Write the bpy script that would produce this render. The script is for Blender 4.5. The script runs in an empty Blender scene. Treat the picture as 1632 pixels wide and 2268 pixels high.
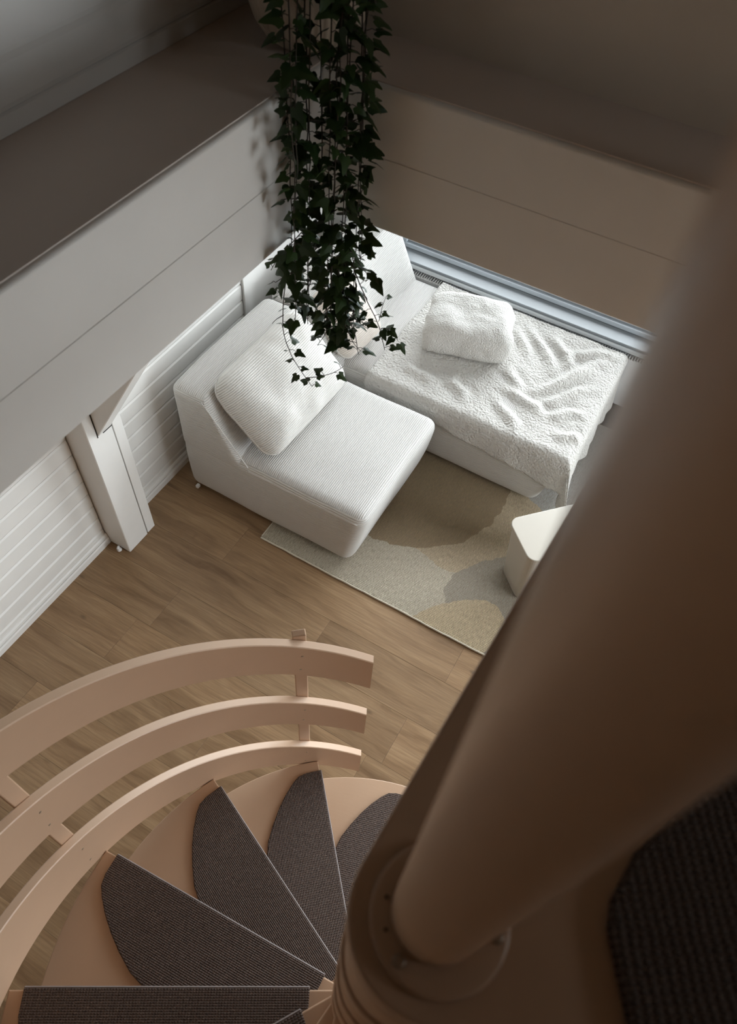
import bpy, bmesh, math, random
from mathutils import Vector, Matrix
PI = math.pi
sc = bpy.context.scene
COL = sc.collection
random.seed(7)

# ------------------------------------------------------------------ camera
CAM_Z = 3.1747
cd = bpy.data.cameras.new('camera'); cam = bpy.data.objects.new('camera', cd); COL.objects.link(cam)
R3 = Matrix(((0.86562468, -0.42959292, 0.25718445),
             (0.49808752, 0.686499, -0.52974328),
             (0.0510171, 0.58665922, 0.80822535)))
M = R3.to_4x4(); M.translation = Vector((0, 0, CAM_Z)); cam.matrix_world = M
cd.sensor_fit = 'VERTICAL'; cd.sensor_height = 36; cd.sensor_width = 36
cd.lens = 1654.64 / 2268 * 36
cd.clip_start = 0.02; cd.clip_end = 200
cd.dof.use_dof = True; cd.dof.focus_distance = 2.9; cd.dof.aperture_fstop = cd.lens / 4.2
sc.camera = cam

# ------------------------------------------------------------------ world, daylight, exposure
w = bpy.data.worlds.new('overcast'); sc.world = w; w.use_nodes = True
wn = w.node_tree.nodes; wl = w.node_tree.links
bg = wn['Background']; bg.inputs['Strength'].default_value = 17.0
bg.inputs['Color'].default_value = (0.92, 0.955, 1.0, 1)
sc.view_settings.view_transform = 'Standard'; sc.view_settings.look = 'None'
sc.view_settings.gamma = 1; sc.view_settings.use_curve_mapping = False
sc.view_settings.exposure = -0.48
sc.cycles.max_bounces = 6; sc.cycles.diffuse_bounces = 4; sc.cycles.glossy_bounces = 2; sc.cycles.transparent_max_bounces = 6; sc.cycles.caustics_reflective = False; sc.cycles.caustics_refractive = False
sc.cycles.use_adaptive_sampling = True; sc.cycles.adaptive_threshold = .08

def portal(name, loc, rot, sx, sy):
    l = bpy.data.lights.new(name, 'AREA'); l.shape = 'RECTANGLE'; l.size = sx; l.size_y = sy
    l.cycles.is_portal = True
    o = bpy.data.objects.new(name, l); COL.objects.link(o); o.location = loc; o.rotation_euler = rot
    return o

# room dimensions
XL, XR, YB, YW = -2.03, 2.7, -1.9, 3.70          # lower room
UX, UY, UTOP = -1.11, 1.53, 4.7                  # upper walls
LEDGE = 2.50; FLOOR2 = 2.626
W1 = (-1.72, 2.3, 0.45, 2.12)                    # lower window: x0 x1 z0 z1 in the wall at YW
W2 = (1.5, 3.3, 0.12, 2.1)                       # terrace door: y0 y1 z0 z1 in the wall at XR
portal('window_daylight', ((W1[0]+W1[1])/2, YW+.06, (W1[2]+W1[3])/2), (-PI/2, 0, 0), W1[1]-W1[0], W1[3]-W1[2])
W3 = (.80, 1.40, 3.25, 3.78)                    # unseen window added in the wall at XR to brighten the upper floor
portal('added_upper_daylight', (XR+.06, (W3[0]+W3[1])/2, (W3[2]+W3[3])/2), (0, PI/2, 0), W3[3]-W3[2], W3[1]-W3[0])
portal('door_daylight', (XR+.06, (W2[0]+W2[1])/2, (W2[2]+W2[3])/2), (0, PI/2, 0), W2[3]-W2[2], W2[1]-W2[0])

# ------------------------------------------------------------------ node helpers
class NT:
    def __init__(s, name, rough=0.5, color=(.8, .8, .8), spec=0.5):
        s.m = bpy.data.materials.new(name); s.m.use_nodes = True
        s.t = s.m.node_tree; s.b = s.t.nodes['Principled BSDF']
        s.b.inputs['Base Color'].default_value = (*color, 1); s.b.inputs['Roughness'].default_value = rough
        s.b.inputs['Specular IOR Level'].default_value = spec
    def n(s, ty, **kw):
        nd = s.t.nodes.new(ty)
        for k, v in kw.items():
            if k.startswith('_'): setattr(nd, k[1:], v)
            else: s.put(nd.inputs[k.replace('__', ' ')], v)
        return nd
    def put(s, sock, v):
        if isinstance(v, bpy.types.NodeSocket): s.t.links.new(v, sock)
        elif isinstance(v, (tuple, list)) and len(v) == 3 and sock.type == 'RGBA': sock.default_value = (*v, 1)
        else: sock.default_value = v
    def math(s, op, a, b=0.0, c=None):
        nd = s.t.nodes.new('ShaderNodeMath'); nd.operation = op
        s.put(nd.inputs[0], a); s.put(nd.inputs[1], b)
        if c is not None: s.put(nd.inputs[2], c)
        return nd.outputs[0]
    def mix(s, f, a, b):
        nd = s.t.nodes.new('ShaderNodeMix'); nd.data_type = 'RGBA'
        s.put(nd.inputs['Factor'], f); s.put(nd.inputs[6], a); s.put(nd.inputs[7], b)
        return nd.outputs[2]
    def coords(s):
        return s.n('ShaderNodeTexCoord')
    def noise(s, vec, scale, detail=3, rough=.5):
        nd = s.n('ShaderNodeTexNoise', Scale=scale, Detail=detail, Roughness=rough)
        s.put(nd.inputs['Vector'], vec); return nd.outputs['Fac']
    def mapping(s, vec, scale=(1, 1, 1), loc=(0, 0, 0)):
        nd = s.t.nodes.new('ShaderNodeMapping'); s.put(nd.inputs['Vector'], vec)
        nd.inputs['Scale'].default_value = scale; s.put(nd.inputs['Location'], loc); return nd.outputs[0]
    def ramp(s, f, stops):
        nd = s.t.nodes.new('ShaderNodeValToRGB'); s.put(nd.inputs[0], f)
        el = nd.color_ramp.elements
        while len(el) < len(stops): el.new(.5)
        for e, (p, c) in zip(el, stops): e.position = p; e.color = (*c, 1)
        return nd.outputs[0]
    def bump(s, hgt, dist, strength=1.0):
        nd = s.t.nodes.new('ShaderNodeBump'); nd.inputs['Distance'].default_value = dist
        nd.inputs['Strength'].default_value = strength; s.put(nd.inputs['Height'], hgt)
        s.t.links.new(nd.outputs[0], s.b.inputs['Normal']); return nd
    def color(s, c): s.put(s.b.inputs['Base Color'], c)

def paint(name, col, rough=.5, bump=.0006, scale=60):
    t = NT(name, rough, col); v = t.coords().outputs['Object']
    f = t.noise(v, 9, 3); t.color(t.mix(f, tuple(c*.95 for c in col), tuple(min(1, c*1.03) for c in col)))
    t.bump(t.noise(t.mapping(v, (1, .25, 1)), scale, 4), bump, .6)
    return t.m

MAT = {}
MAT['white'] = paint('white_wall_paint', (.78, .765, .735), .55)
MAT['panel'] = paint('white_panel_paint', (.80, .785, .755), .42)
MAT['beam'] = paint('white_beam_paint', (.80, .775, .735), .5)
MAT['ceil'] = paint('ceiling_paint', (.72, .69, .65), .6)
MAT['stair'] = paint('peach_beige_stair_lacquer', (.625, .42, .283), .38, .0003, 90)
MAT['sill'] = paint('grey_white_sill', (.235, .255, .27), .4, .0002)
MAT['frame'] = paint('grey_window_frame', (.50, .55, .60), .35, .0002)
MAT['lip'] = paint('pale_sill_lip', (.60, .63, .65), .4, .0002)
MAT['plastic'] = paint('cream_plastic', (.50, .455, .39), .4, .0002)
MAT['plasticw'] = paint('white_plastic', (.85, .85, .85), .35, .0002)
MAT['bouncewall'] = paint('bounce_tinted_wall_paint', (.78, .715, .63), .55)  # white wall; warm light bounced off stair and wood is tinted into the colour
MAT['ledge'] = paint('shaded_ledge_tone', (.66, .575, .515), .55)  # white beam tops in shade; the brown shade is put into this colour
MAT['pine'] = paint('warm_bounce_pine', (.56, .36, .20), .5, .001)  # pine tone made up for unseen surfaces, to bounce warm light upstairs
MAT['gap'] = paint('dark_joint', (.03, .03, .03), .8)
MAT['metal'] = NT('steel_screw', .35, (.45, .36, .28)).m; MAT['metal'].node_tree.nodes['Principled BSDF'].inputs['Metallic'].default_value = .6

def wood():
    t = NT('oak_vinyl_plank', .42, spec=.4)
    tc = t.coords(); rnd = t.n('ShaderNodeObjectInfo').outputs['Random']
    off = t.n('ShaderNodeCombineXYZ', X=t.math('MULTIPLY', rnd, 31.7), Y=t.math('MULTIPLY', rnd, 17.3), Z=t.math('MULTIPLY', rnd, 9.1)).outputs[0]
    v0 = tc.outputs['Object']
    nd = t.t.nodes.new('ShaderNodeVectorMath'); nd.operation = 'ADD'; t.put(nd.inputs[0], v0); t.put(nd.inputs[1], off)
    v = nd.outputs[0]
    warp = t.noise(t.mapping(v, (1.2, 3.5, 1)), 1.6, 3)
    sep = t.n('ShaderNodeSeparateXYZ', Vector=v)
    yy = t.math('ADD', sep.outputs['Y'], t.math('MULTIPLY', warp, .22))
    vv = t.n('ShaderNodeCombineXYZ', X=t.math('MULTIPLY', sep.outputs['X'], .9), Y=t.math('MULTIPLY', yy, 9.0), Z=0.0).outputs[0]
    big = t.noise(vv, 1.5, 5, .62)
    fine = t.noise(t.mapping(v, (5, 130, 1)), 1.0, 4, .65)
    c = t.ramp(big, ((.28, (.185, .105, .050)), (.5, (.335, .210, .112)), (.72, (.43, .285, .16))))
    c = t.mix(t.math('MULTIPLY', t.math('SUBTRACT', fine, .36), 1.5), c, (.16, .092, .046))
    # knots
    vo = t.n('ShaderNodeTexVoronoi', Scale=1.0); t.put(vo.inputs['Vector'], t.mapping(v, (3.8, 8.0, 1)))
    k = t.ramp(vo.outputs['Distance'], ((.02, (1, 1, 1)), (.11, (0, 0, 0))))
    c = t.mix(t.math('MULTIPLY', k, .8), c, (.10, .06, .032))
    hs = t.n('ShaderNodeHueSaturation', Color=c); t.put(hs.inputs['Value'], t.math('ADD', t.math('MULTIPLY', rnd, .22), .90))
    t.color(hs.outputs[0]); t.bump(fine, .0006, .5)
    t.put(t.b.inputs['Roughness'], t.math('ADD', t.math('MULTIPLY', fine, .2), .33))
    return t.m
MAT['wood'] = wood()

def cord(name, col, pitch=.0095, axis='auto', depth=.0036):
    t = NT(name, .85, col, .2); tc = t.coords(); v = tc.outputs['Object']
    wob = t.noise(v, 7, 2)
    s = t.n('ShaderNodeSeparateXYZ', Vector=v); nrm = t.n('ShaderNodeSeparateXYZ', Vector=tc.outputs['Normal'])
    if axis == 'auto':
        top = t.math('GREATER_THAN', t.math('ABSOLUTE', nrm.outputs['Z']), .72)
        u = t.math('ADD', t.math('MULTIPLY', s.outputs['X'], top), t.math('MULTIPLY', s.outputs['Z'], t.math('SUBTRACT', 1.0, top)))
    else:
        u = s.outputs[axis]
    u = t.math('ADD', u, t.math('MULTIPLY', wob, .004))
    r = t.math('ABSOLUTE', t.math('SINE', t.math('MULTIPLY', u, PI / pitch)))
    r = t.math('POWER', r, .6)
    fz = t.noise(v, 260, 3, .7)
    hgt = t.math('ADD', r, t.math('MULTIPLY', fz, .40))
    t.bump(hgt, depth, 1.0)
    f = t.noise(v, 5, 3); t.color(t.mix(f, tuple(c*.95 for c in col), col))
    t.b.inputs['Sheen Weight'].default_value = .1
    return t.m
MAT['cord'] = cord('cream_white_corduroy', (.71, .69, .66))
MAT['piping'] = paint('cream_piping', (.71, .69, .66), .9, .0004, 300)
MAT['cordp'] = cord('cream_corduroy_cushion', (.72, .695, .655), .0098, 'Y')
MAT['cordp2'] = cord('warm_lit_cream_corduroy', (.75, .67, .60), .0100, 'Y')  # cream cushion with the warm light on it tinted into the colour

def sherpa(name, col, sc_=75, dist=.010):
    t = NT(name, .95, col, .1); v = t.coords().outputs['Object']
    w1 = t.noise(v, 30, 3)
    vo = t.n('ShaderNodeTexVoronoi', Scale=sc_, _feature='SMOOTH_F1')
    nd = t.t.nodes.new('ShaderNodeVectorMath'); nd.operation = 'ADD'; t.put(nd.inputs[0], v)
    sc2 = t.t.nodes.new('ShaderNodeVectorMath'); sc2.operation = 'SCALE'
    nn = t.n('ShaderNodeTexNoise', Scale=40.0); t.put(nn.inputs['Vector'], v)
    t.put(sc2.inputs[0], nn.outputs['Color']); sc2.inputs['Scale'].default_value = .016
    t.put(nd.inputs[1], sc2.outputs[0]); t.put(vo.inputs['Vector'], nd.outputs[0])
    hgt = t.math('ADD', t.math('MULTIPLY', vo.outputs['Distance'], -1.3), t.math('MULTIPLY', t.noise(v, 220, 3, .7), .5))
    t.bump(hgt, dist*.9, 1.0); t.b.inputs['Sheen Weight'].default_value = .1
    f = t.noise(v, 6, 3); t.color(t.mix(f, tuple(c*.96 for c in col), col)); return t.m
MAT['sherpa'] = sherpa('cream_sherpa_fleece', (.67, .645, .605), 95)
MAT['fleece'] = sherpa('cream_fleece_wrap', (.67, .65, .615), 150, .005)

def carpet():
    t = NT('dark_brown_woven_carpet', .95, spec=.1); v = t.coords().outputs['Object']
    s = t.n('ShaderNodeSeparateXYZ', Vector=v)
    a = t.math('SINE', t.math('MULTIPLY', s.outputs['Y'], 2*PI/.0052))
    col_ = t.math('SINE', t.math('ADD', t.math('MULTIPLY', s.outputs['X'], 2*PI/.0068), t.math('MULTIPLY', t.noise(v, 40, 2), 4.0)))
    hgt = t.math('MULTIPLY', t.math('ADD', a, 1.0), t.math('ADD', col_, 1.3))
    f = t.noise(v, 330, 4, .8)
    c = t.ramp(f, ((.3, (.15, .110, .094)), (.55, (.265, .205, .178)), (.75, (.48, .385, .34))))
    c = t.mix(t.math('MULTIPLY', hgt, .13), t.mix(.5, c, (.105, .075, .064)), c)
    t.color(c); t.bump(t.math('ADD', hgt, f), .0022, .9); return t.m
MAT['carpet'] = carpet()
MAT['binding'] = paint('grey_carpet_binding', (.30, .265, .26), .9, .001, 300)

def rugmat():
    t = NT('woven_wool_jute_rug', .95, spec=.1); v = t.coords().outputs['Object']
    wob = t.n('ShaderNodeTexNoise', Scale=14.0, Detail=6.0); t.put(wob.inputs['Vector'], v)
    w2 = t.t.nodes.new('ShaderNodeVectorMath'); w2.operation = 'MULTIPLY_ADD'
    t.put(w2.inputs[0], wob.outputs['Color']); w2.inputs[1].default_value = (.06, .06, 0); t.put(w2.inputs[2], v)
    s = t.n('ShaderNodeSeparateXYZ', Vector=w2.outputs[0]); X, Y = s.outputs['X'], s.outputs['Y']
    def circ(cx, cy, rx, ry=None, ang=0):
        ry = ry or rx; ca, sa = math.cos(ang), math.sin(ang)
        dx = t.math('SUBTRACT', X, cx+.03); dy = t.math('SUBTRACT', Y, cy+.03)
        u = t.math('ADD', t.math('MULTIPLY', dx, ca/rx), t.math('MULTIPLY', dy, sa/rx))
        q = t.math('ADD', t.math('MULTIPLY', dx, -sa/ry), t.math('MULTIPLY', dy, ca/ry))
        return t.math('LESS_THAN', t.math('ADD', t.math('MULTIPLY', u, u), t.math('MULTIPLY', q, q)), 1.0)
    c = (.63, .57, .45)
    c = t.mix(circ(-.62, 2.55, .62, .50, -.9), c, (.60, .49, .34))          # tan crescent
    c = t.mix(circ(-.93, 2.47, .52), c, (.355, .265, .165))                     # brown disc
    c = t.mix(circ(-.10, 2.03, .40, .235, .55), c, (.41, .37, .30))           # grey leaf
    c = t.mix(circ(.16, 1.72, .52, .33, 1.0), c, (.37, .335, .29))              # grey-brown right
    c = t.mix(circ(-.36, 1.60, .17, .36, -.55), c, (.62, .50, .33))            # tan front
    c = t.mix(circ(-.1, 2.95, .40), c, (.46, .45, .42))
    o = t.n('ShaderNodeSeparateXYZ', Vector=v)
    ribs = t.math('SINE', t.math('MULTIPLY', o.outputs['X'], 2*PI/.0062))
    beads = t.math('SINE', t.math('ADD', t.math('MULTIPLY', o.outputs['Y'], 2*PI/.0085), t.math('MULTIPLY', t.noise(v, 60, 2), 6.0)))
    st = t.noise(t.mapping(v, (230, 45, 1)), 1.0, 5, .75)
    c = t.mix(t.math('MULTIPLY', t.math('SUBTRACT', st, .36), 2.3), c, (.22, .175, .125))
    hgt = t.math('ADD', t.math('MULTIPLY', ribs, .5), t.math('MULTIPLY', beads, .35))
    t.color(c); t.bump(t.math('ADD', hgt, st), .003, .9); return t.m
MAT['rug'] = rugmat()
MAT['fringe'] = paint('cream_rug_edge', (.66, .60, .49), .95, .002, 200)

def leafmat():
    t = NT('dark_ivy_leaf', .42, spec=.35); v = t.coords().outputs['Object']
    rnd = t.n('ShaderNodeObjectInfo').outputs['Random']
    c = t.mix(rnd, (.020, .045, .012), (.050, .095, .024))
    c = t.mix(t.noise(v, 60, 2), c, (.016, .036, .010)); t.color(c)
    t.b.inputs['Transmission Weight'].default_value = 0
    return t.m
MAT['leaf'] = leafmat()
MAT['stem'] = paint('dark_brown_vine', (.040, .030, .018), .7)
MAT['pot'] = paint('ribbed_beige_ceramic', (.62, .53, .43), .7, .001)
MAT['soil'] = paint('dark_soil', (.03, .022, .016), .95, .003)

def glass():
    m = bpy.data.materials.new('window_glass'); m.use_nodes = True; t = m.node_tree
    t.nodes.remove(t.nodes['Principled BSDF']); out = t.nodes['Material Output']
    a = t.nodes.new('ShaderNodeBsdfTransparent'); a.inputs[0].default_value = (.93, .95, .95, 1)
    g = t.nodes.new('ShaderNodeBsdfGlossy'); g.inputs['Roughness'].default_value = .02
    fr = t.nodes.new('ShaderNodeFresnel'); fr.inputs['IOR'].default_value = 1.3
    mx = t.nodes.new('ShaderNodeMixShader'); t.links.new(fr.outputs[0], mx.inputs[0]); t.links.new(a.outputs[0], mx.inputs[1]); t.links.new(g.outputs[0], mx.inputs[2])
    t.links.new(mx.outputs[0], out.inputs[0]); return m
MAT['glass'] = glass()
def deck():
    t = NT('grey_terrace', .8); v = t.coords().outputs['Object']
    c = t.ramp(t.noise(t.mapping(v, (1, 14, 1)), 2.5, 4, .7), ((.3, (.10, .11, .12)), (.7, (.30, .31, .31)))); t.color(c); return t.m
MAT['deck'] = deck()

# ------------------------------------------------------------------ object helpers
def props(o, label=None, cat=None, kind=None, group=None):
    if label: o['label'] = label
    if cat: o['category'] = cat
    if kind: o['kind'] = kind
    if group: o['group'] = group
    return o
def link(name, me, mat, parent=None):
    o = bpy.data.objects.new(name, me); COL.objects.link(o)
    if mat is not None and not me.materials: me.materials.append(MAT[mat])
    if parent: o.parent = parent
    return o
def empty(name, loc=(0, 0, 0)):
    o = bpy.data.objects.new(name, None); COL.objects.link(o); o.location = loc; o.empty_display_size = .1
    return o
def mesh(name, vs, fs, mat, parent=None, smooth=False):
    me = bpy.data.meshes.new(name); me.from_pydata([tuple(v) for v in vs], [], fs); me.update()
    bm = bmesh.new(); bm.from_mesh(me); bmesh.ops.recalc_face_normals(bm, faces=bm.faces); bm.to_mesh(me); bm.free()
    if smooth:
        for p in me.polygons: p.use_smooth = True
    return link(name, me, mat, parent)
def fix(parent, o):
    """keep world coordinates of the mesh under a parent that is not at the origin"""
    o.parent = parent; o.matrix_parent_inverse = Matrix.Translation(-parent.location)
    return o
def box(name, lo, hi, mat, parent=None, bev=0.0, seg=1):
    bm = bmesh.new(); bmesh.ops.create_cube(bm, size=1)
    for v in bm.verts:
        for i in range(3): v.co[i] = lo[i] if v.co[i] < 0 else hi[i]
    if bev: bmesh.ops.bevel(bm, geom=bm.edges[:], offset=bev, segments=seg, affect='EDGES', profile=.5)
    me = bpy.data.meshes.new(name); bm.to_mesh(me); bm.free()
    return link(name, me, mat, parent)
def prism(name, pts, z0, z1, mat, parent=None, bev=0.0, axis=2, seg=2):
    """polygon extruded along an axis: pts are (a, b) in the other two axes"""
    def co(p, z):
        if axis == 2: return (p[0], p[1], z)
        if axis == 1: return (p[0], z, p[1])
        return (z, p[0], p[1])
    bm = bmesh.new()
    a = [bm.verts.new(co(p, z0)) for p in pts]; b = [bm.verts.new(co(p, z1)) for p in pts]
    n = len(pts)
    f0 = bm.faces.new(a[::-1]); f1 = bm.faces.new(b)
    for i in range(n): bm.faces.new((a[i], a[(i+1) % n], b[(i+1) % n], b[i]))
    bmesh.ops.recalc_face_normals(bm, faces=bm.faces)
    if bev:
        es = [e for e in bm.edges if any(f in (f0, f1) for f in e.link_faces)]
        bmesh.ops.bevel(bm, geom=es, offset=bev, segments=seg, affect='EDGES', profile=.5)
    me = bpy.data.meshes.new(name); bm.to_mesh(me); bm.free()
    return link(name, me, mat, parent)
def lathe(name, prof, c, mat, parent=None, n=48, rib=0, ribamp=0, smooth=True):
    vs, fs = [], []
    for i in range(n):
        a = 2*PI*i/n
        for (r, z) in prof:
            rr = r + (ribamp*math.cos(rib*a) if rib and r > .03 else 0)
            vs.append((c[0]+rr*math.cos(a), c[1]+rr*math.sin(a), c[2]+z))
    m = len(prof)
    for i in range(n):
        j = (i+1) % n
        for k in range(m-1): fs.append((i*m+k, j*m+k, j*m+k+1, i*m+k+1))
    fs.append([i*m for i in range(n)][::-1]); fs.append([i*m+m-1 for i in range(n)])
    o = mesh(name, vs, fs, mat, parent)
    if smooth:
        for p in o.data.polygons: p.use_smooth = len(p.vertices) == 4
    return o
def tube(name, pts, r, mat, parent=None, n=6, taper=1.0):
    vs, fs = [], []; L = len(pts)
    for i, p in enumerate(pts):
        p = Vector(p); d = (Vector(pts[min(i+1, L-1)]) - Vector(pts[max(i-1, 0)])).normalized()
        u = d.orthogonal().normalized() if abs(d.z) < .99 else Vector((1, 0, 0))
        u = (Vector((1, 0, 0)) - d*d.x).normalized() if abs(d.x) < .95 else (Vector((0, 1, 0)) - d*d.y).normalized()
        q = d.cross(u); rr = r*(1 + (taper-1)*i/(L-1))
        for k in range(n): vs.append(p + u*rr*math.cos(2*PI*k/n) + q*rr*math.sin(2*PI*k/n))
    for i in range(L-1):
        for k in range(n): fs.append((i*n+k, i*n+(k+1) % n, (i+1)*n+(k+1) % n, (i+1)*n+k))
    fs.append(list(range(n))[::-1]); fs.append([(L-1)*n+k for k in range(n)])
    return mesh(name, vs, fs, mat, parent, True)
def rbox(name, half, r, mat, parent=None, n=14, shape=None, edge=3):
    """soft rounded box built from six shared grids"""
    def samples(h, m):
        inner = max(h-r, 1e-4); s = [-h + r*(1-math.cos(PI/2*i/edge))*1.0 for i in range(edge)]
        mid = [-inner + 2*inner*i/m for i in range(m+1)]
        return s + mid + [-x for x in s[::-1]]
    S = [samples(half[i], n) for i in range(3)]
    idx = {}; vs = []; fs = []
    def vid(p):
        k = tuple(round(x, 6) for x in p)
        if k not in idx:
            q = [max(-(half[i]-r), min(half[i]-r, p[i])) for i in range(3)]
            d = Vector([p[i]-q[i] for i in range(3)])
            c = Vector(q) + (d.normalized()*r if d.length > 1e-9 else d)
            if shape: c = Vector(shape(c))
            idx[k] = len(vs); vs.append(c)
        return idx[k]
    for ax in range(3):
        a, b = [i for i in range(3) if i != ax]
        for sgn in (-1, 1):
            for i in range(len(S[a])-1):
                for j in range(len(S[b])-1):
                    q = []
                    for (ii, jj) in ((i, j), (i+1, j), (i+1, j+1), (i, j+1)):
                        p = [0, 0, 0]; p[ax] = sgn*half[ax]; p[a] = S[a][ii]; p[b] = S[b][jj]; q.append(vid(p))
                    if len(set(q)) == 4: fs.append(q)
    return mesh(name, vs, fs, mat, parent, True)
def hsh(x, y=0.0, z=0.0):
    from mathutils import noise
    return noise.noise(Vector((x, y, z)))

# ------------------------------------------------------------------ floor of separate planks
fl = props(box('floor', (XL-.02, YB-.02, -.10), (XR+.02, YW+.02, -.008), 'gap'), 'warm oak plank floor of the lower room', 'floor', 'structure')
rows = {2: [-1.0], 3: [-1.62, -.38], 4: [-1.548, -.309], 5: [-.847], 6: [-.239], 7: [-1.1], 1: [-.55], 0: [-1.35]}
PW, PL = .2325, 1.24
for r in range(-9, 14):
    y0 = .0405 + r*PW; y1 = min(y0+PW, YW)
    if y1 - y0 < .03: continue
    y0 = max(y0, YB)
    if y1 <= YB: continue
    first = rows.get(r, [random.uniform(-1.9, -.8)])[0]
    cuts = []; x = first
    while x > XL: x -= PL
    while x < XR: cuts.append(x); x += PL
    cuts.append(x)
    for a, b in zip(cuts[:-1], cuts[1:]):
        a = max(a, XL); b = min(b, XR)
        if b - a < .02: continue
        g = .0003; c = .0006
        lo = (a+g, y0+g); hi = (b-g, y1-g)
        vs = [(lo[0], lo[1], -.008), (hi[0], lo[1], -.008), (hi[0], hi[1], -.008), (lo[0], hi[1], -.008),
              (lo[0], lo[1], -c), (hi[0], lo[1], -c), (hi[0], hi[1], -c), (lo[0], hi[1], -c),
              (lo[0]+c, lo[1]+c, 0), (hi[0]-c, lo[1]+c, 0), (hi[0]-c, hi[1]-c, 0), (lo[0]+c, hi[1]-c, 0)]
        fs = [(3, 2, 1, 0), (8, 9, 10, 11)]
        for k in range(4):
            n = (k+1) % 4; fs += [(k, n, 4+n, 4+k), (4+k, 4+n, 8+n, 8+k)]
        mesh('plank', vs, fs, 'wood', fl)

# ------------------------------------------------------------------ left wall: horizontal boards, trims, baseboard
wl_ = props(box('wall_left', (XL-.16, YB-.12, 0), (XL-.016, YW+.14, FLOOR2-.15), 'white'), 'white panelled wall of horizontal boards behind the sofa', 'wall', 'structure')
def board(y0, y1, z0, z1, parent, x=XL, mat='panel', ch=.009, th=.016, dp=.006):
    pts = [(x-th, z0+.0008), (x-dp, z0+.0008), (x, z0+ch), (x, z1-ch), (x-dp, z1-.0008), (x-th, z1-.0008)]
    return prism('wall_board', pts, y0, y1, mat, parent, axis=1)
zz = [.008, .101, .195, .287, .380, .473, .565, .657, .755]
while zz[-1] < 2.25: zz.append(zz[-1]+.0935)
for a, b in zip(zz[:-1], zz[1:]):
    board(YB, 1.2325, a, b, wl_); board(1.430, 2.476, a, b, wl_)
box('vertical_trim_board', (XL-.016, 2.482, .0), (XL+.012, 2.66, 2.26), 'panel', wl_, .002)
box('wall_lining', (XL-.016, 2.662, .0), (XL+.004, YW, 2.26), 'panel', wl_, .001)
bl = props(empty('baseboard_left'), 'low white baseboard along the panelled wall', 'baseboard', 'structure')
for (a, b) in ((YB, 1.236), (1.431, 2.48)):
    prism('skirting_board', [(XL, 0), (-2.012, 0), (-2.012, .034), (-2.016, .042), (XL, .046)], a, b, 'panel', bl, axis=1)
    prism('quarter_moulding', [(XL, .0465), (-2.018, .0465), (-2.020, .058), (-2.026, .066), (XL, .068)], a, b, 'panel', bl, axis=1)

# ------------------------------------------------------------------ timber post with knee brace
tp = props(empty('trim_1', (-1.96, 1.31, 0)), 'white timber wall post with a slanted knee brace', 'post', 'structure')
fix(tp, box('post', (XL-.01, 1.2385, 0), (-1.890, 1.3705, 2.30), 'panel', None, .003))
fix(tp, box('side_board', (XL-.01, 1.3765, 0), (-1.893, 1.4290, 2.30), 'panel', None, .002))
fix(tp, box('joint_strip', (XL-.01, 1.3705, 0), (-1.905, 1.3765, 2.30), 'gap'))
k = .6316
fix(tp, prism('knee_brace', [(-1.8895, .812), (-1.8895+k*1.42, .812+1.42), (-1.8895+k*1.42-.145, .812+1.42), (-1.8895, .812+.21)], 1.289, 1.368, 'panel', None, .003, axis=1, seg=1))
fix(tp, box('brace_notch', (-1.8905, 1.2845, .806), (-1.8885, 1.2885, 1.04), 'gap'))
fix(tp, box('brace_seat', (-1.8905, 1.318, .806), (-1.8885, 1.3705, .8105), 'gap'))
ds = props(empty('door_stop', (-1.945, 1.22, 0)), 'tiny white plastic peg on the floor beside the timber post', 'door stop')
fix(ds, lathe('base', [(.012, 0), (.013, .004), (.009, .012), (.006, .016)], (-1.945, 1.222, 0), 'plasticw', None, 16))
fix(ds, tube('peg', [(-1.945, 1.222, .012), (-1.945, 1.222, .03), (-1.935, 1.208, .036)], .006, 'plasticw', None, 8))

# ------------------------------------------------------------------ beams round the stair opening
BX, BY = -.83, 1.33
OR, OB = .95, -1.05            # right and rear side of the opening
def beam(name, label, pieces):
    e = props(empty(name), label, 'beam', 'structure')
    for ax, pts, a, b in pieces: prism('beam_log', pts, a, b, 'beam', e, axis=ax)
    return e
def logs(f, d, z0, z1, z2, a, b, ax):
    # f = face position, d = +-1 pointing into the beam; lower log slightly proud, upper log with a rounded top arris
    lower = [(f, z0+.003), (f+d*.003, z0), (f+d*.14, z0), (f+d*.14, z1), (f+d*.0012, z1), (f, z1-.0016)]
    r = .009; up = [(f+d*.0012, z1), (f+d*.14, z1), (f+d*.14, z2)]
    up += [(f+d*(.0012+r-r*math.sin(PI/2*k/6)), z2-r+r*math.cos(PI/2*k/6)) for k in range(7)]
    return [(ax, lower, a, b), (ax, up, a, b)]
beam('trim_2', 'white double-log beam edging the stair opening on the left', logs(BX, -1, 2.192, 2.346, LEDGE, OB, BY+.14, 1))
beam('trim_3', 'shaded double-log beam edging the stair opening above the window side', logs(BY, 1, 2.198, 2.360, LEDGE, BX+.0005, OR+.2, 0))
e = props(empty('ceiling'), 'boarded lower ceiling carrying the upper ledge', 'ceiling', 'structure')
box('slab', (XL-.1, YB, 2.30), (BX-.14, YW+.1, LEDGE), 'ceil', e)
box('slab', (BX-.14, BY+.14, 2.30), (XR, YW+.1, LEDGE), 'ceil', e)
box('slab', (OR, YB, 2.30), (XR, BY, FLOOR2), 'ceil', e)
box('slab', (BX-.14, YB, 2.30), (OR, OB, FLOOR2), 'ceil', e)
box('ledge_tone_board', (UX-.02, OB, LEDGE), (BX-.0095, UY, LEDGE+.003), 'ledge', e)  # thin sheet added over the beam tops to carry the shaded tone
box('ledge_tone_board', (BX-.0090, BY+.0095, LEDGE), (OR+.2, UY, LEDGE+.003), 'ledge', e)
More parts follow.
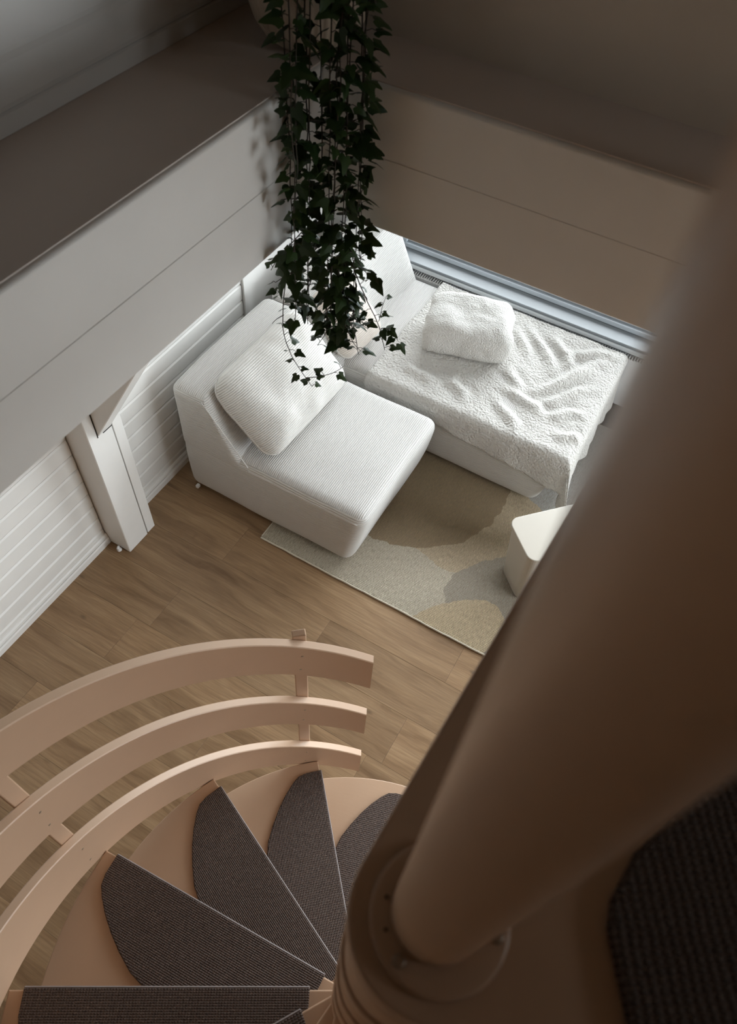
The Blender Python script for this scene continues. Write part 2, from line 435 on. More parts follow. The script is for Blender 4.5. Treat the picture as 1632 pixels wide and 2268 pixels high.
box('cross_joist', (-1.90, 1.245, 2.14), (BX-.14, 1.40, 2.30), 'beam', e, .004)

# ------------------------------------------------------------------ upper walls and roof
u = props(box('wall_upper_left', (UX-.18, YB-.1, LEDGE), (UX-.016, UY+.2, UTOP), 'white'), 'white boarded upper wall behind the left ledge', 'wall', 'structure')
box('base_strip', (UX-.016, YB, LEDGE), (UX-.002, UY, 2.538), 'white', u, .004)
z = 2.540; zs = [z, 2.615]
while zs[-1] < UTOP: zs.append(zs[-1]+.118)
for a, b in zip(zs[:-1], zs[1:]): board(YB, UY, a-.0007, min(b, UTOP)+.0007, u, UX, 'white', .010, .016, .003)
props(box('wall_upper_window', (UX-.18, UY, LEDGE), (XR+.1, UY+.16, UTOP), 'bouncewall'), 'shaded white upper wall behind the far ledge', 'wall', 'structure')
props(box('wall_back', (XL-.1, YB-.15, 0), (XR+.1, YB, UTOP), 'pine'), 'unseen rear wall of the room, pine tone added for warm bounce', 'wall', 'structure')
props(box('ceiling_upper', (UX-.2, YB-.1, UTOP), (XR+.2, UY+.2, UTOP+.15), 'pine'), 'unseen upper ceiling, pine tone added for warm bounce', 'ceiling', 'structure')
def wall_with_hole(name, label, axis, pos, th, a0, a1, z0, z1, holes, mat='white'):
    e = props(empty(name), label, 'wall', 'structure')
    hs = sorted(holes)
    def pc(x0, x1, q0, q1):
        if x1-x0 < 1e-3 or q1-q0 < 1e-3: return
        if axis == 1: box('wall_panel', (x0, pos, q0), (x1, pos+th, q1), mat, e)
        else: box('wall_panel', (pos, x0, q0), (pos+th, x1, q1), mat, e)
    x = a0
    for (h0, h1, q0, q1) in hs:
        pc(x, h0, z0, z1); pc(h0, h1, z0, q0); pc(h0, h1, q1, z1); x = h1
    pc(x, a1, z0, z1); return e
wall_with_hole('wall_window', 'white outer wall with the low wide window behind the chaise', 1, YW-.02, .16, XL-.1, XR+.1, 0, 2.42, [(W1[0], W1[1], W1[2]-.03, W1[3])])
wall_with_hole('wall_right', 'white right-hand outer wall of the lower room', 0, XR, .16, YB, YW, 0, 2.5, [W2])
wall_with_hole('wall_upper_right', 'white right-hand upper wall', 0, XR, .16, YB, UY+.2, 2.5, UTOP, [W3])

def window(name, label, axis, pos, a0, a1, z0, z1, bars, cat='window'):
    e = props(empty(name), label, cat, 'structure')
    def b(nm, x0, x1, q0, q1, d0, d1, m):
        if axis == 1: return box(nm, (x0, pos+d0, q0), (x1, pos+d1, q1), m, e, .003 if m != 'glass' else 0)
        return box(nm, (pos+d0, x0, q0), (pos+d1, x1, q1), m, e, .003 if m != 'glass' else 0)
    t = .05
    b('frame_bottom', a0, a1, z0, z0+.028, 0, .055, 'frame'); b('frame_top', a0, a1, z1-t, z1, 0, .06, 'frame')
    b('frame_side', a0, a0+t, z0+.028, z1-t, 0, .06, 'frame'); b('frame_side', a1-t, a1, z0+.028, z1-t, 0, .06, 'frame')
    b('sash_rail', a0+t, a1-t, z0+.0285, z0+.040, .018, .050, 'sill')
    xs = [a0+t] + bars + [a1-t]
    for x in bars: b('mullion', x-.03, x+.03, z0+.040, z1-t, 0, .06, 'frame')
    for x0, x1 in zip(xs[:-1], xs[1:]):
        b('pane', x0+(.03 if x0 in bars else 0), x1-(.03 if x1 in bars else 0), z0+.0405, z1-t, .032, .037, 'glass')
    return e
window('window_1', 'low wide window with grey frame behind the chaise', 1, 3.642, W1[0], W1[1], W1[2]+.001, W1[3], [.35])
window('door_1', 'glazed terrace door in the right-hand wall', 0, XR+.04, W2[0], W2[1], W2[2], W2[3], [2.4], 'door')
window('added_window_2', 'small unseen upper window added to brighten the upper floor', 0, XR+.04, W3[0], W3[1], W3[2], W3[3], [])
sl = props(empty('trim_4'), 'pale grey window sill board behind the chaise', 'window sill', 'structure')
box('sill_board', (XL+.005, 3.532, .425), (2.4, 3.6415, .450), 'sill', sl, .004, 2)
box('sill_lip', (XL+.005, 3.519, .412), (2.4, 3.5315, .438), 'lip', sl, .003)
box('sill_backing', (XL+.005, 3.6415, .40), (2.4, 3.70, .4495), 'sill', sl)
props(box('ground', (-30, YW+.15, -.5), (30, 60, -.3), 'deck'), 'grey terrace outside the window', 'terrace', 'structure')

# ------------------------------------------------------------------ radiator under the sill
rd = props(empty('radiator', (-.6, 3.56, .03)), 'white convector radiator with a finned grille below the window sill', 'radiator')
fix(rd, box('panel', (-1.55, 3.545, .05), (.9, 3.575, .385), 'plasticw', None, .005))
fix(rd, box('panel', (-1.55, 3.506, .05), (.9, 3.518, .385), 'plasticw', None, .004))
for sx in (-1.45, .8): fix(rd, box('foot', (sx, 3.518, 0), (sx+.04, 3.545, .06), 'plasticw'))
me = None
for i in range(163):
    x = -1.545 + i*.015
    if me is None:
        o = box('fin', (-.003, 3.507, .34), (.003, 3.572, .395), 'plasticw'); me = o.data
    else: o = link('fin', me, None)
    o.location.x = x; o.parent = rd; o.matrix_parent_inverse = Matrix.Translation(-rd.location)

# ------------------------------------------------------------------ rug
RZ = .010
rg = props(empty('rug', (-.4, 2.4, 0)), 'flat woven rug in cream, tan and grey organic shapes under the sofa', 'rug')
X0, X1, Y0, Y1 = -1.392, .75, 1.650, 3.35
n = 120; vs = []; fs = []
def rugedge(x): return Y0 + .006*hsh(x*3, 1.7) + .003*hsh(x*14, 4.2)
for i in range(n+1):
    x = X0 + (X1-X0)*i/n
    for (y, z) in ((rugedge(x), .001), (rugedge(x), RZ-.003), (rugedge(x)+.006, RZ), (Y1-.006, RZ), (Y1, .001)): vs.append((x, y, z))
for i in range(n):
    for j in range(4): fs.append((i*5+j, i*5+5+j, i*5+6+j, i*5+j+1))
fix(rg, mesh('weave', vs, fs, 'rug'))
pts = [(X0 + (X1-X0)*i/220, rugedge(X0 + (X1-X0)*i/220)-.001, .0065+.0016*hsh(i*.9)) for i in range(221)]
fix(rg, tube('knotted_edge', pts, .0055, 'fringe', None, 6))
fix(rg, tube('side_edge', [(X0, y0_*.01, .006) for y0_ in range(166, 335, 4)], .005, 'fringe', None, 6))

# ------------------------------------------------------------------ sofa modules
def soft(p, amp=.006, f=3.0):
    return (p[0]+amp*hsh(p[1]*f, p[2]*f, 3.1), p[1]+amp*hsh(p[0]*f, p[2]*f, 7.7), p[2]+amp*hsh(p[0]*f, p[1]*f, 1.3))
def sofa(name, label, x0, x1, y0, y1, zs, zb, xb_top, xb_bot, yb0, yb1):
    e = props(empty(name, ((x0+x1)/2, (y0+y1)/2, 0)), label, 'sofa')
    cx, cy, cz = (x0+x1)/2, (y0+y1)/2, (zs+.012)/2
    hx, hy, hz = (x1-x0)/2, (y1-y0)/2, (zs-.012)/2
    def shp(c):
        X, Y, Z = c
        if X > 0: X -= .075*max(0.0, 1-(Z+hz)/(2*hz))**1.4 * (X/hx)                # front leans out to the top
        q = max(0, Z/hz); Z += .018*q*(1-(X/hx)**2)*(1-(Y/hy)**2)
        Y += .012*(Y/hy)*(1-(Z/hz)**2)
        p = soft((cx+X, cy+Y, cz+Z)); return (p[0], p[1], max(p[2], .0125))
    fix(e, rbox('seat', (hx, hy, hz), .055, 'cord', None, 16, shp, 4))
    bx, bz = (x0+xb_bot)/2, zb/2+.16
    hbx, hbz, hby = (xb_bot-x0)/2, (zb-.32)/2, (yb1-yb0)/2
    def shb(c):
        X, Y, Z = c
        s = max(0.0, min(1.0, (Z+hbz)/(2*hbz)))                                              # 0 bottom 1 top
        if X > -hbx*.2: X -= (xb_bot-xb_top)*s**.9*max(0, (X+hbx*.2)/(1.2*hbx))
        Z += .012*max(0, Z/hbz)*(1-(Y/hby)**2)
        return soft((bx+X, (yb0+yb1)/2+Y, bz+Z))
    fix(e, rbox('backrest', (hbx, hby, hbz), .045, 'cord', None, 14, shb, 4))
    return e
s1 = sofa('sofa_module', 'cream corduroy lounge chair module standing nearest the timber post', -1.905, -.862, 1.742, 2.505, .415, .735, -1.715, -1.50, 1.735, 2.515)
s2 = sofa('sofa_module', 'long cream corduroy chaise module under the window, half covered by a fleece throw', -1.905, -.215, 2.585, 3.478, .405, .735, -1.66, -1.44, 2.535, 3.47)
# little glide foot / care tag at the rear corner
fix(s1, box('care_tag', (-1.862, 1.726, .012), (-1.845, 1.748, .030), 'plasticw', None, .002))
# piping seams along the visible sides
def seam(parent, pts): fix(parent, tube('seam', pts, .0028, 'piping', None, 6))
seam(s1, [soft((x, 1.7405, .372+.004*hsh(x*5))) for x in [-1.50+.02*i for i in range(31)]])
for s_, yy in ((s1, 1.737),):
    seam(s_, [soft((-1.500-.222*(i/20), yy+.0, .40+.315*(i/20))) for i in range(21)])

# ------------------------------------------------------------------ cushions
def cushion(name, label, c, ax_u, ax_v, hu, hv, th, mat, sag=.0, pinch=.16, nz=0.01, seed=0):
    """u = long horizontal axis, v = up axis, w = thickness; local Y = v so that ribs run along u"""
    u = Vector(ax_u).normalized(); v = Vector(ax_v); v = (v - u*u.dot(v)).normalized(); wv = u.cross(v)
    o_ = empty(name, c)
    o_.rotation_euler = Matrix((u, v, wv)).transposed().to_euler()
    props(o_, label, 'cushion')
    r = min(th*.92, .085)
    def shp(c):
        x, y, z = c; a = x/hu; b = y/hv
        k_ = (1-min(1, abs(a))**2.6)*(1-min(1, abs(b))**2.6)
        z *= .50 + .62*max(0, k_)**.55
        x *= 1 - pinch*.10*(1-b*b)*a*a - .05*a*a*b*b; y *= 1 - pinch*.14*(1-a*a)*b*b - .06*a*a*b*b
        z += nz*hsh(x*6+seed, y*6, 2.0) + .35*nz*hsh(x*17+seed, y*15, 5.0) - sag*(a*a-.3)*.6
        return (x, y, z)
    rbox('cover', (hu, hv, th), r, mat, o_, 22, shp, 6)
    out = []
    for (sx, sy, a0) in ((1, 1, 0), (-1, 1, PI/2), (-1, -1, PI), (1, -1, 3*PI/2)):
        for q in range(9):
            t = a0+PI/2*q/8; out.append(shp((sx*(hu-r)+r*math.cos(t), sy*(hv-r)+r*math.sin(t), 0)))
        nx = {0: (-1, 1), 1: (-1, -1), 2: (1, -1), 3: (1, 1)}[round(a0/(PI/2))]; t = a0+PI/2
        p0 = (sx*(hu-r)+r*math.cos(t), sy*(hv-r)+r*math.sin(t)); p1 = (nx[0]*(hu-r)+r*math.cos(t), nx[1]*(hv-r)+r*math.sin(t))
        out += [shp((p0[0]+(p1[0]-p0[0])*m_/12, p0[1]+(p1[1]-p0[1])*m_/12, 0)) for m_ in range(1, 12)]
    out.append(out[0]); tube('seam', out, .0026, 'piping', o_, 6)
    return o_
cushion('cushion', 'large cream corduroy cushion leaning on the back of the lounge chair module', (-1.538, 2.120, .628), (0.03, 1, .0), (-.62, .02, .60), .345, .235, .092, 'cordp', .02, .3, .016, 1)
cushion('cushion', 'cream corduroy cushion, tinted peach for the warm light, leaning on the chaise back behind the ivy', (-1.560, 2.735, .600), (.06, 1, 0), (-.55, .03, .62), .175, .20, .080, 'cordp2', .02, .3, .014, 9)

# fleece wrapped pillow lying on the throw
fp = props(empty('fleece_pillow', (-.985, 3.10, .43)), 'plump cream fleece-wrapped pillow lying on the throw', 'cushion')
ang = .29
def shf(c):
    X, Y, Z = c
    fy = (Y/.170); fx = X/.235
    Z *= (1 - .18*abs(fx)**4) * (1 - .12*abs(fy)**4)
    Z += .03*fy*.5
    X *= 1 - .06*fy; Y *= 1 - .05*fx*fx
    ca, sa = math.cos(ang), math.sin(ang)
    x, y = X*ca-Y*sa, X*sa+Y*ca
    p = (-1.0+x, 3.105+y, .520+Z)
    p = soft(p, .016, 9); return soft(p, .006, 24)
fix(fp, rbox('wrap', (.235, .170, .100), .062, 'fleece', None, 18, shf, 6))

# ------------------------------------------------------------------ fleece throw over the chaise
RID = [(-.784, 3.447, -.479, 3.127), (-.482, 3.003, -.257, 3.426), (-.512, 2.828, -.235, 3.163), (-.428, 2.807, -.229, 2.934),
       (-.699, 2.903, -.396, 2.79), (-.804, 3.393, -.654, 3.137), (-.502, 3.322, -.226, 3.45), (-.678, 2.798, -.485, 2.62), (-.342, 2.715, -.183, 2.745),
       (-.53, 2.933, -.303, 3.282), (-.60, 3.42, -.42, 3.20), (-.72, 3.05, -.58, 2.86), (-1.2, 2.75, -1.0, 2.70), (-.95, 2.80, -.80, 2.68)]
def ridge(x, y):
    s = 0
    for (ax, ay, bx, by) in RID:
        dx, dy = bx-ax, by-ay; L2 = dx*dx+dy*dy; t = ((x-ax)*dx+(y-ay)*dy)/L2
        L = math.sqrt(L2); d = ((x-ax)*-dy+(y-ay)*dx)/L
        d += .012*math.sin(t*7)
        tap = math.exp(-((t-.5)/.42)**4)
        s += tap*(.015*math.exp(-(d/.030)**2) - .007*math.exp(-((d-.050)/.028)**2) - .005*math.exp(-((d+.050)/.028)**2))
    return s
def throw():
    xs0, xe, yf, yb, top = -1.335, -.178, 2.572, 3.490, .425
    r = .045
    def over(s, edge):
        """arc length s beyond the edge -> outward offset, drop"""
        if s <= 0: return s, 0
        q = r*PI/2
        if s < q: a = s/r; return r*math.sin(a), r*(1-math.cos(a))
        return r, r + (s-q)
    NS, NT_ = 150, 120; vs = []; fs = []
    Lx = (xe-r) - xs0; Ly = yb - (yf+r)
    hang_x = .33
    for i in range(NS+1):
        for j in range(NT_+1):
            s = (Lx+hang_x)*i/NS; hang_y = .155 + .085*max(0, min(1.6, (s-Lx+.62)/.62)); t = (Ly+hang_y)*j/NT_
            ox, dz1 = over(s-Lx, 0); oy, dz2 = over(t-Ly, 0)
            x = xe - r + ox; y = yf + r - oy
            dz = dz1 + dz2
            if s > Lx and t > Ly:                      # free corner folds outwards
                m_ = max(dz1, dz2) + .25*min(dz1, dz2); dz = m_
                x += .25*min(dz1, dz2); y -= .10*min(dz1, dz2)
            if j == NT_ or True:
                e_ = max(0, (t-Ly-.07)/.10); dz += .018*e_*hsh(x*5+2, .3) + .010*e_*hsh(x*17, 5.1)
            hx = max(0, dz1-.06)
            x += hx*.045*(1+math.sin(y*19+1.0)) + hx*.03*math.sin(y*43)
            if dz2 > .05: y -= (dz2-.05)*.05*(1+math.sin(x*22)) ; y -= .006
            z = top - dz
            flat = 1.0 if dz < .03 else .35
            z += ridge(x, y)*flat + .005*hsh(x*9, y*9, .4) + .0025*hsh(x*28, y*28, 2.2)
            if i == 0: x += 0
            x -= .020*max(0, 1-i/6)*0
            x += .012*hsh(y*6, 8.8)*(1-min(1, s/.1))
            z = max(z, .018)
            vs.append((x, y, z))
    for i in range(NS):
        for j in range(NT_):
            a = i*(NT_+1)+j; fs.append((a, a+NT_+1, a+NT_+2, a+1))
    o = mesh('fleece_sheet', vs, fs, 'sherpa', None, True)
    sm = o.modifiers.new('thickness', 'SOLIDIFY'); sm.thickness = .010; sm.offset = -1
    return o
th = throw(); th_e = props(empty('throw_blanket', (-.7, 3.0, .4)), 'cream sherpa fleece throw spread rumpled over the chaise', 'blanket')
fix(th_e, th)

# ------------------------------------------------------------------ storage box
sb = props(empty('storage_box', (-.13, 2.19, 0)), 'cream lidded storage box standing turned on the rug', 'box')
def rrect(cx, cy, a, hx, hy, r, n=8):
    out = []
    for (sx, sy, a0) in ((1, 1, 0), (-1, 1, PI/2), (-1, -1, PI), (1, -1, 3*PI/2)):
        for k_ in range(n+1):
            t = a0 + PI/2*k_/n; x = sx*(hx-r)+r*math.cos(t); y = sy*(hy-r)+r*math.sin(t)
            out.append((cx+x*math.cos(a)-y*math.sin(a), cy+x*math.sin(a)+y*math.cos(a)))
    return out
ba = math.radians(-43)
C1 = Vector((-.30, 2.135)); du = Vector((math.cos(ba), math.sin(ba))); dv = Vector((-du.y, du.x))
HX, HY = .125, .19
cc = C1 + du*HX*.93 + dv*HY*.93
lo_ = rrect(cc.x+.012, cc.y+.004, ba, HX-.020, HY-.020, .045); up_ = rrect(cc.x, cc.y, ba, HX-.008, HY-.008, .045)
vs = [(x, y, .0125) for x, y in lo_] + [(x, y, .375) for x, y in up_]; N_ = len(lo_)
fs = [tuple(range(N_))[::-1], tuple(range(N_, 2*N_))] + [(i, (i+1) % N_, N_+(i+1) % N_, N_+i) for i in range(N_)]
fix(sb, mesh('bin', vs, fs, 'plastic'))
fix(sb, prism('lid', rrect(cc.x, cc.y, ba, HX, HY, .048), .372, .395, 'plastic', None, .004))
hp = cc - du*HX*.55 + dv*(HY+.004)
hp = C1 + du*.012 + dv*.055
fix(sb, prism('lid_tab', rrect(hp.x-.006, hp.y+.0, ba, .010, .022, .006, 4), .378, .390, 'plastic', None, .002))

# ------------------------------------------------------------------ spiral staircase
CX, CY, RAD, RISE = .028563, .099954, .80, .218803
TH1, DTH = math.radians(132.0823), math.radians(25.9959)
HUB, THK = .061, .032
st = props(empty('spiral_staircase', (CX, CY, 0)), 'peach-beige spiral staircase with dark carpeted treads around a central post', 'staircase')
def tread_outline():
    B = math.radians(55.7); v0 = -.05; pts = []
    u1 = math.sqrt(RAD*RAD-v0*v0)
    a0 = math.atan2(v0, u1)
    pts.append((math.sqrt(HUB*HUB-v0*v0), v0))
    # back line: direction B, offset HUB to its left
    d = (math.cos(B), math.sin(B)); nrm = (-d[1], d[0])
    tt = math.sqrt(RAD*RAD-HUB*HUB); be = (nrm[0]*HUB+d[0]*tt, nrm[1]*HUB+d[1]*tt); a1 = math.atan2(be[1], be[0])
    for k in range(25):
        a = a0+(a1-a0)*k/24; pts.append((RAD*math.cos(a), RAD*math.sin(a)))
    h0 = B+PI/2; h1 = 2*PI + math.atan2(v0, math.sqrt(HUB*HUB-v0*v0))
    for k in range(17):
        a = h0+(h1-h0)*k/17; pts.append((HUB*math.cos(a), HUB*math.sin(a)))
    return pts
CARP = [(.106, -.0535), (.108, -.01), (.114, .006), (.138, .035), (.178, .061), (.233, .093), (.30, .127), (.37, .154), (.44, .172), (.50, .1765), (.56, .163), (.615, .137), (.66, .111), (.70, .083), (.735, .052), (.755, .028), (.762, .0), (.763, -.0535)]
def prism_mesh(nm, pts, z0, z1, mat, bev):
    o = prism(nm, pts, z0, z1, mat, None, bev); me = o.data; bpy.data.objects.remove(o); return me
me_tread = prism_mesh('tread', tread_outline(), -THK, 0, 'stair', .003)
me_carp = prism_mesh('carpet_pad', CARP, .0005, .008, 'carpet', .003)
bd = box('carpet_lip', (.106, -.0575, -.022), (.763, -.0525, .0075), 'binding', None, .002); me_lip = bd.data; bpy.data.objects.remove(bd)
def place(me, nm, a, z, parent):
    o = link(nm, me, None); o.parent = parent
    o.location = (0, 0, z); o.rotation_euler = (0, 0, a); return o
for k in range(0, 11):
    a = TH1+(k-1)*DTH; z = (k+1)*RISE
    t = place(me_tread, 'tread', a, z, st)
    c = link('carpet_pad', me_carp, None, t); l = link('carpet_lip', me_lip, None, t)
# landing: the topmost tread widened into a platform
a = TH1+10*DTH; z = 12*RISE; ca, sa = math.cos(a), math.sin(a)
def toloc(X, Y): x, y = X-CX, Y-CY; return (x*ca+y*sa, -x*sa+y*ca)
B = math.radians(55.7)
fr = (OR-.0-CX+.05*(-sa)) / ca     # front edge reaches the right side of the opening
front_end = (min(1.05, (OR-CX-.05*sa)/ca), -.05)
pts = [(.012, -.0598), (.06, -.125), (front_end[0]+.04, -.125), toloc(OR-.002, BY-.003)]
d = (math.cos(B), math.sin(B)); nr = (-d[1], d[0])
wd = (d[0]*ca-d[1]*sa, d[0]*sa+d[1]*ca); wn_ = (-wd[1], wd[0])
tl = (BY-.003-CY-wn_[1]*HUB)/wd[1]; pts.append((nr[0]*HUB+d[0]*tl, nr[1]*HUB+d[1]*tl))
h0 = B+PI/2; h1 = 2*PI+math.atan2(-.0598, .012)
for k in range(25): q = h0+(h1-h0)*k/25; pts.append((HUB*math.cos(q), HUB*math.sin(q)))
ld = prism('landing', pts, -THK, 0, 'stair', None, .003); ld.parent = st; ld.location = (0, 0, z); ld.rotation_euler = (0, 0, a)
prism('carpet_pad', [(.110, -.118)] + CARP[1:-1] + [(.763, -.118)], .0005, .008, 'carpet', ld, .003)
# column: spacers between the tread hubs, then the slim upper post on a flange
for k in range(0, 12):
    z1 = (k+1)*RISE-THK-.0005; z0 = 0.0 if k == 0 else k*RISE+.0005; L = z1-z0
    pr = [(.050, 0), (.057, .004), (.057, .018), (.053, .024), (.053, L-.024), (.057, L-.018), (.057, L-.004), (.050, L)]
    o = lathe('spacer', pr, (0, 0, z0), 'stair', st, 40)
o = lathe('flange', [(.0425, 0), (.0455, .0008), (.0465, .0025), (.0455, .0040), (.043, .0045), (.030, .0045)], (0, 0, z+.0003), 'stair', st, 48)
lathe('upper_post', [(.0294, 0), (.0301, .002), (.0301, 2.0), (.0294, 2.05)], (-.0029, .0008, z+.0052), 'stair', st, 64)
for q in (252, 132, 12):
    aq = math.radians(q); lathe('screw', [(.0035, 0), (.0042, .0008), (.0042, .0024), (.003, .0032), (.001, .0026)], (.0375*math.cos(aq), .0375*math.sin(aq), z+.0046), 'metal', st, 16)
for q in (192, 222):
    aq = math.radians(q); lathe('screw_hole', [(.0012, 0), (.0014, .0004), (.0008, .0006)], (.0365*math.cos(aq), .0365*math.sin(aq), z+.0047), 'gap', st, 10)
# three curved boards of the railing
def zlin(b, s):
    def f_(phi):
        p = min(phi, 1.95); return b + s*p + .4822*(phi-p)
    return f_
RAILS = [(zlin(1.033, .482), zlin(.852, .488)), (zlin(.628, .512), zlin(.463, .495)), (zlin(.203, .553), zlin(.036, .520))]
RI, RO = .802, .826
P0, P1 = math.radians(27.3), math.radians(240)
rails = []
for (zt, zb_) in RAILS:
    vs, fs = [], []; n = 110; c = .0025
    for i in range(n+1):
        ph = P0+(P1-P0)*i/n; th_ = ph+PI/2; t_, b_ = zt(ph), zb_(ph)
        for (r_, z_) in ((RI, b_+c), (RI, t_-c), (RI+c, t_), (RO-c, t_), (RO, t_-c), (RO, b_+c), (RO-c, b_), (RI+c, b_)):
            vs.append((r_*math.cos(th_), r_*math.sin(th_), z_))
    for i in range(n):
        for q in range(8): fs.append((i*8+q, i*8+(q+1) % 8, i*8+8+(q+1) % 8, i*8+8+q))
    fs.append(list(range(8))); fs.append([n*8+q for q in range(8)][::-1])
    o = mesh('rail_board', vs, fs, 'stair', st); rails.append(o)
    for p_ in o.data.polygons: p_.use_smooth = False
    for p_ in o.data.polygons:
        if len(p_.vertices) == 4: p_.use_smooth = True
    o.data.set_sharp_from_angle(angle=math.radians(25))
for bk, deg in enumerate((131.4, 183.2, 235.0, 287.0)):
    th_ = math.radians(deg); ph = th_-PI/2
    ztop = RAILS[0][0](ph)+.018; zbot = RAILS[2][1](ph)-.02
    if bk == 0: zbot = .43-.06
    o = box('baluster', (RO+.0005, -.0185, zbot), (RO+.022, .0185, ztop), 'stair', st, .003, 2); o.rotation_euler = (0, 0, th_)
    if bk < 2:
        for ri, (zt, zb_) in enumerate(RAILS):
            for fz, off in ((.70, -.004), (.25, .004)):
                zc = zb_(ph)+(zt(ph)-zb_(ph))*fz; a2 = th_+off
                me = bpy.data.meshes.get('rail_screw')
                if me is None:
                    oo = lathe('rail_screw', [(.0032, 0), (.0036, .0004), (.0030, .0008), (.0012, .0005)], (0, 0, 0), 'metal', None, 12); me = oo.data; bpy.data.objects.remove(oo)
                s_ = link('screw', me, None, rails[ri]); s_.location = ((RI+.0002)*math.cos(a2), (RI+.0002)*math.sin(a2), zc)
                s_.rotation_euler = (0, -PI/2, a2)

# ------------------------------------------------------------------ potted ivy on the ledge corner
iv = props(empty('potted_ivy', (-.935, 1.425, LEDGE+.0045)), 'trailing dark green ivy in a ribbed beige pot on the corner ledge', 'plant')
prof = [(.050, 0), (.064, .004), (.088, .020), (.108, .050), (.122, .095), (.128, .15), (.126, .20), (.118, .235), (.112, .235), (.108, .215)]
lathe('pot', prof, (.035, -.03, .0005), 'pot', iv, 192, 44, .0022)
lathe('soil', [(.02, .200), (.108, .200), (.106, .212), (.02, .216)], (.035, -.03, 0), 'soil', iv, 32)
E1 = Vector((.866, .498, 0)); E2 = Vector((.498, -.866, 0)); C0 = Vector((-.72, 1.22, 0)) - Vector((-.935, 1.425, 0))
def leaf_mesh(nm, seed):
    rnd = random.Random(seed)
    L1 = rnd.uniform(.92, 1.08); sd = rnd.uniform(.55, .75); bs = rnd.uniform(.32, .45)
    half = [(0, 0), (.13, -.12), (.30, -.13-.05*rnd.random()), (.42, -.01), (.50*sd/.62, .17+.06*rnd.random()), (.36, .29), (.27, .42), (.185, .66), (.08, .86), (0, L1)]
    # mid-rib vertices then both halves, folded along the rib
    vs = []; fs = []
    for sgn in (1, -1):
        base = len(vs)
        for (x, y) in half:
            vs.append((sgn*x*.9, y-.02, -.16*abs(x)**1.2 + .10*math.sin(y*2.6) + rnd.uniform(-.02, .02)*(x > 0)))
        ctr = len(vs); vs.append((0, .30, .09))
        n = len(half)
        for i in range(n-1): fs.append((base+i, base+i+1, ctr))
    me = bpy.data.meshes.new(nm); me.from_pydata(vs, [], fs)
    for p in me.polygons: p.use_smooth = True
    me.materials.append(MAT['leaf']); return me
LM = [leaf_mesh('ivy_leaf_%d' % i, 40+i) for i in range(6)]
rv = random.Random(21)
leaves = []      # (size, matrix)
def add_leaf(p, size, out):
    d = Vector(out); d.z -= rv.uniform(.2, 1.1); d.normalize()
    tipdir = d
    side = tipdir.cross(Vector((rv.uniform(-.6, .6), rv.uniform(-.6, .6), 1))).normalized()
    nrm = side.cross(tipdir).normalized()
    roll = Matrix.Rotation(rv.uniform(-.9, .9), 3, tipdir)
    side = roll @ side; nrm = roll @ nrm
    m = Matrix((side, tipdir, nrm)).transposed().to_4x4(); m = m @ Matrix.Scale(size, 4); m.translation = p
    leaves.append((size, m))
def vine(path, r=.0016, lean=.026, smin=.024, smax=.043, dens=1.3):
    # path: list of (a, b, z) : right of centre, towards camera, height above the ledge
    P = [C0 + E1*a + E2*b + Vector((0, 0, z-LEDGE)) for a, b, z in path]
    out = []
    for i in range(len(P)-1):
        p0, p1, p2, p3 = P[max(i-1, 0)], P[i], P[i+1], P[min(i+2, len(P)-1)]
        seg = max(3, int((p2-p1).length/.018))
        for s in range(seg):
            t = s/seg; q = .5*((2*p1)+(-p0+p2)*t+(2*p0-5*p1+4*p2-p3)*t*t+(-p0+3*p1-3*p2+p3)*t**3)
            out.append(q + Vector((hsh(q.z*14, i, len(leaves)*.01), hsh(q.z*14, 3.3, len(leaves)*.01), 0))*.004)
    out.append(P[-1]); tube('vine', out, r, 'stem', iv, 5, .6)
    acc = 0
    for i in range(1, len(out)):
        acc += (out[i]-out[i-1]).length
        step = rv.uniform(.012, .024)/dens
        if acc > step:
            acc = 0; ang = rv.uniform(0, 2*PI)
            dirv = E1*math.cos(ang) + E2*math.sin(ang)*.8
            p = out[i] + dirv*rv.uniform(.3, 1.0)*lean + Vector((0, 0, rv.uniform(-.004, .006)))
            q = C0 + E2*-.075
            add_leaf(p, rv.uniform(smin, smax), dirv)
            if rv.random() < .8: tube('petiole', [out[i], (out[i]+p)/2 + Vector((0, 0, .004)), p], .0008, 'stem', iv, 4)
# rim -> over the ledge -> hanging
tops = [-.105, -.09, -.075, -.055, -.04, -.02, -.005, .008, .018, .030, .038, -.065, .0, .04]
ends = [2.10, 2.02, 2.20, 1.98, 2.06, 1.96, 1.95, 1.97, 1.95, 2.10, 2.16, 1.99, 2.03, 1.96]
for i, (a, ze) in enumerate(zip(tops, ends)):
    b = rv.uniform(-.035, .045); da = rv.uniform(-.02, .02)
    pth = [(a*.5, -.15, 2.735), (a*.8, -.085, 2.765), (a, -.03+b*.3, 2.70), (a+da*.3, b, 2.55), (a+da*.6, b*1.1, 2.35), (a*1.05+da, b, 2.18), (a*1.05+da, b, (2.18+ze)/2), (a*1.1+da, b, ze)]
    vine(pth)
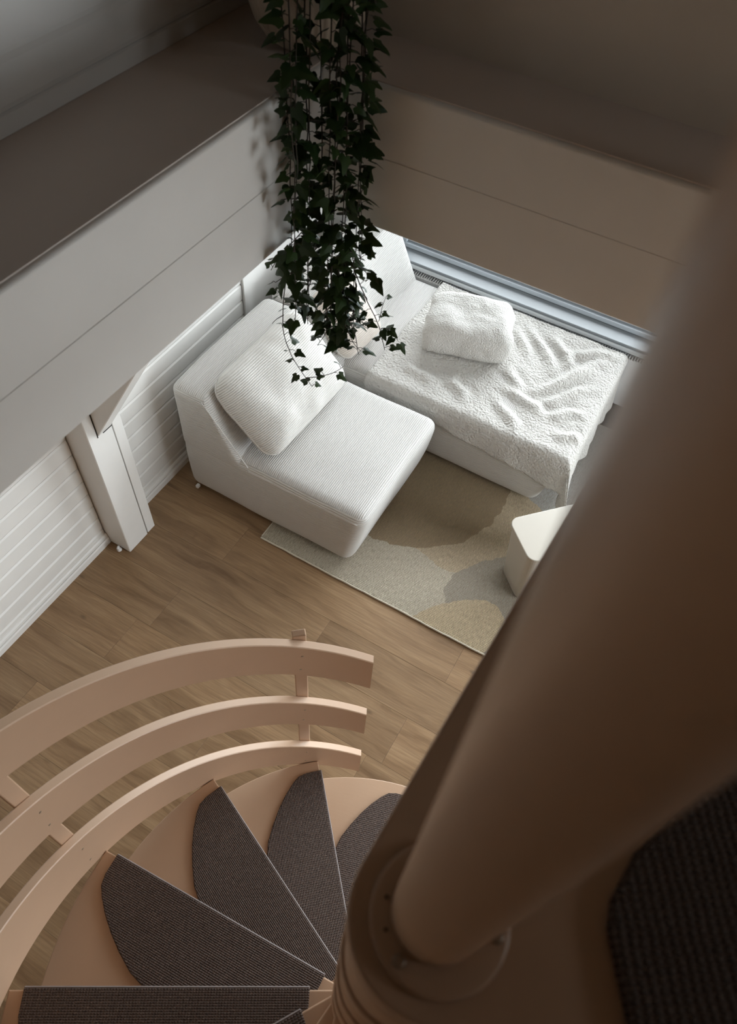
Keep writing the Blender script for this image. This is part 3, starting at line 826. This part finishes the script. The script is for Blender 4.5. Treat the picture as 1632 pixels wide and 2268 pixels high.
# lower bushy clump, strays
for (a0, z0, a1, z1, a2, z2) in ((.0, 2.06, .02, 2.0, .035, 1.945), (-.02, 2.05, -.03, 1.99, -.02, 1.935), (.02, 2.04, .045, 1.99, .055, 1.94), (-.04, 2.2, -.09, 2.14, -.14, 2.10), (-.06, 2.1, -.075, 2.05, -.09, 2.0), (-.08, 2.22, -.13, 2.15, -.152, 2.11), (-.07, 2.18, -.12, 2.12, -.135, 2.07), (.02, 2.2, .055, 2.15, .085, 2.12), (0, 2.1, .03, 1.99, .06, 1.945), (-.03, 2.12, -.02, 2.0, -.045, 1.945), (.03, 2.1, .02, 2.0, .005, 1.95), (-.01, 2.05, .05, 1.98, .09, 1.965), (.05, 2.08, .04, 2.02, .075, 1.985), (.0, 2.15, .01, 2.06, -.01, 1.99), (.03, 2.18, .045, 2.07, .03, 1.99)):
    b = rv.uniform(-.03, .05)
    vine([(a0, b*.5, z0), (a1, b, z1), (a2, b*1.2, z2)], .0013, .024, .020, .040, 1.5)
vine([(-.105, .0, 2.16), (-.124, .02, 2.05), (-.124, .03, 1.97), (-.108, .03, 1.905), (-.085, .03, 1.85), (-.060, .03, 1.803)], .0014, .024, .019, .030, 1.4)
vine([(-.074, .03, 1.832), (-.04, .03, 1.838), (-.005, .03, 1.853), (.018, .03, 1.875)], .0012, .020, .020, .030, 1.6)
vine([(.03, .0, 2.16), (.06, .02, 2.09), (.095, .03, 2.02), (.112, .03, 1.965), (.118, .03, 1.935)], .0015, .022, .020, .032, 1.2)
vine([(.105, .03, 2.0), (.12, .03, 2.0), (.148, .03, 1.966)], .0011, .018, .022, .032, 1.6)
vine([(.098, .03, 2.02), (.104, .03, 2.06), (.110, .03, 2.09)], .0009, .010, .014, .020, .9)
vine([(-.124, .02, 2.02), (-.14, .02, 2.008), (-.152, .02, 1.993)], .0012, .012, .008, .012, .1)
leaves.sort(key=lambda q: -q[0])
for i, (s, m) in enumerate(leaves[:300]):
    o = link('leaf', LM[i % 6], None, iv); o.matrix_local = m
if len(leaves) > 300:
    vs, fs = [], []
    for i, (s, m) in enumerate(leaves[300:]):
        me = LM[i % 6]; b0 = len(vs)
        vs += [tuple(m @ v.co) for v in me.vertices]; fs += [tuple(b0+q for q in p.vertices) for p in me.polygons]
    me = bpy.data.meshes.new('small_leaves'); me.from_pydata(vs, [], fs)
    for p in me.polygons: p.use_smooth = True
    o = link('small_leaves', me, 'leaf', iv); o['kind'] = 'stuff'
print('LEAVES', len(leaves), 'OBJECTS', len(bpy.data.objects))
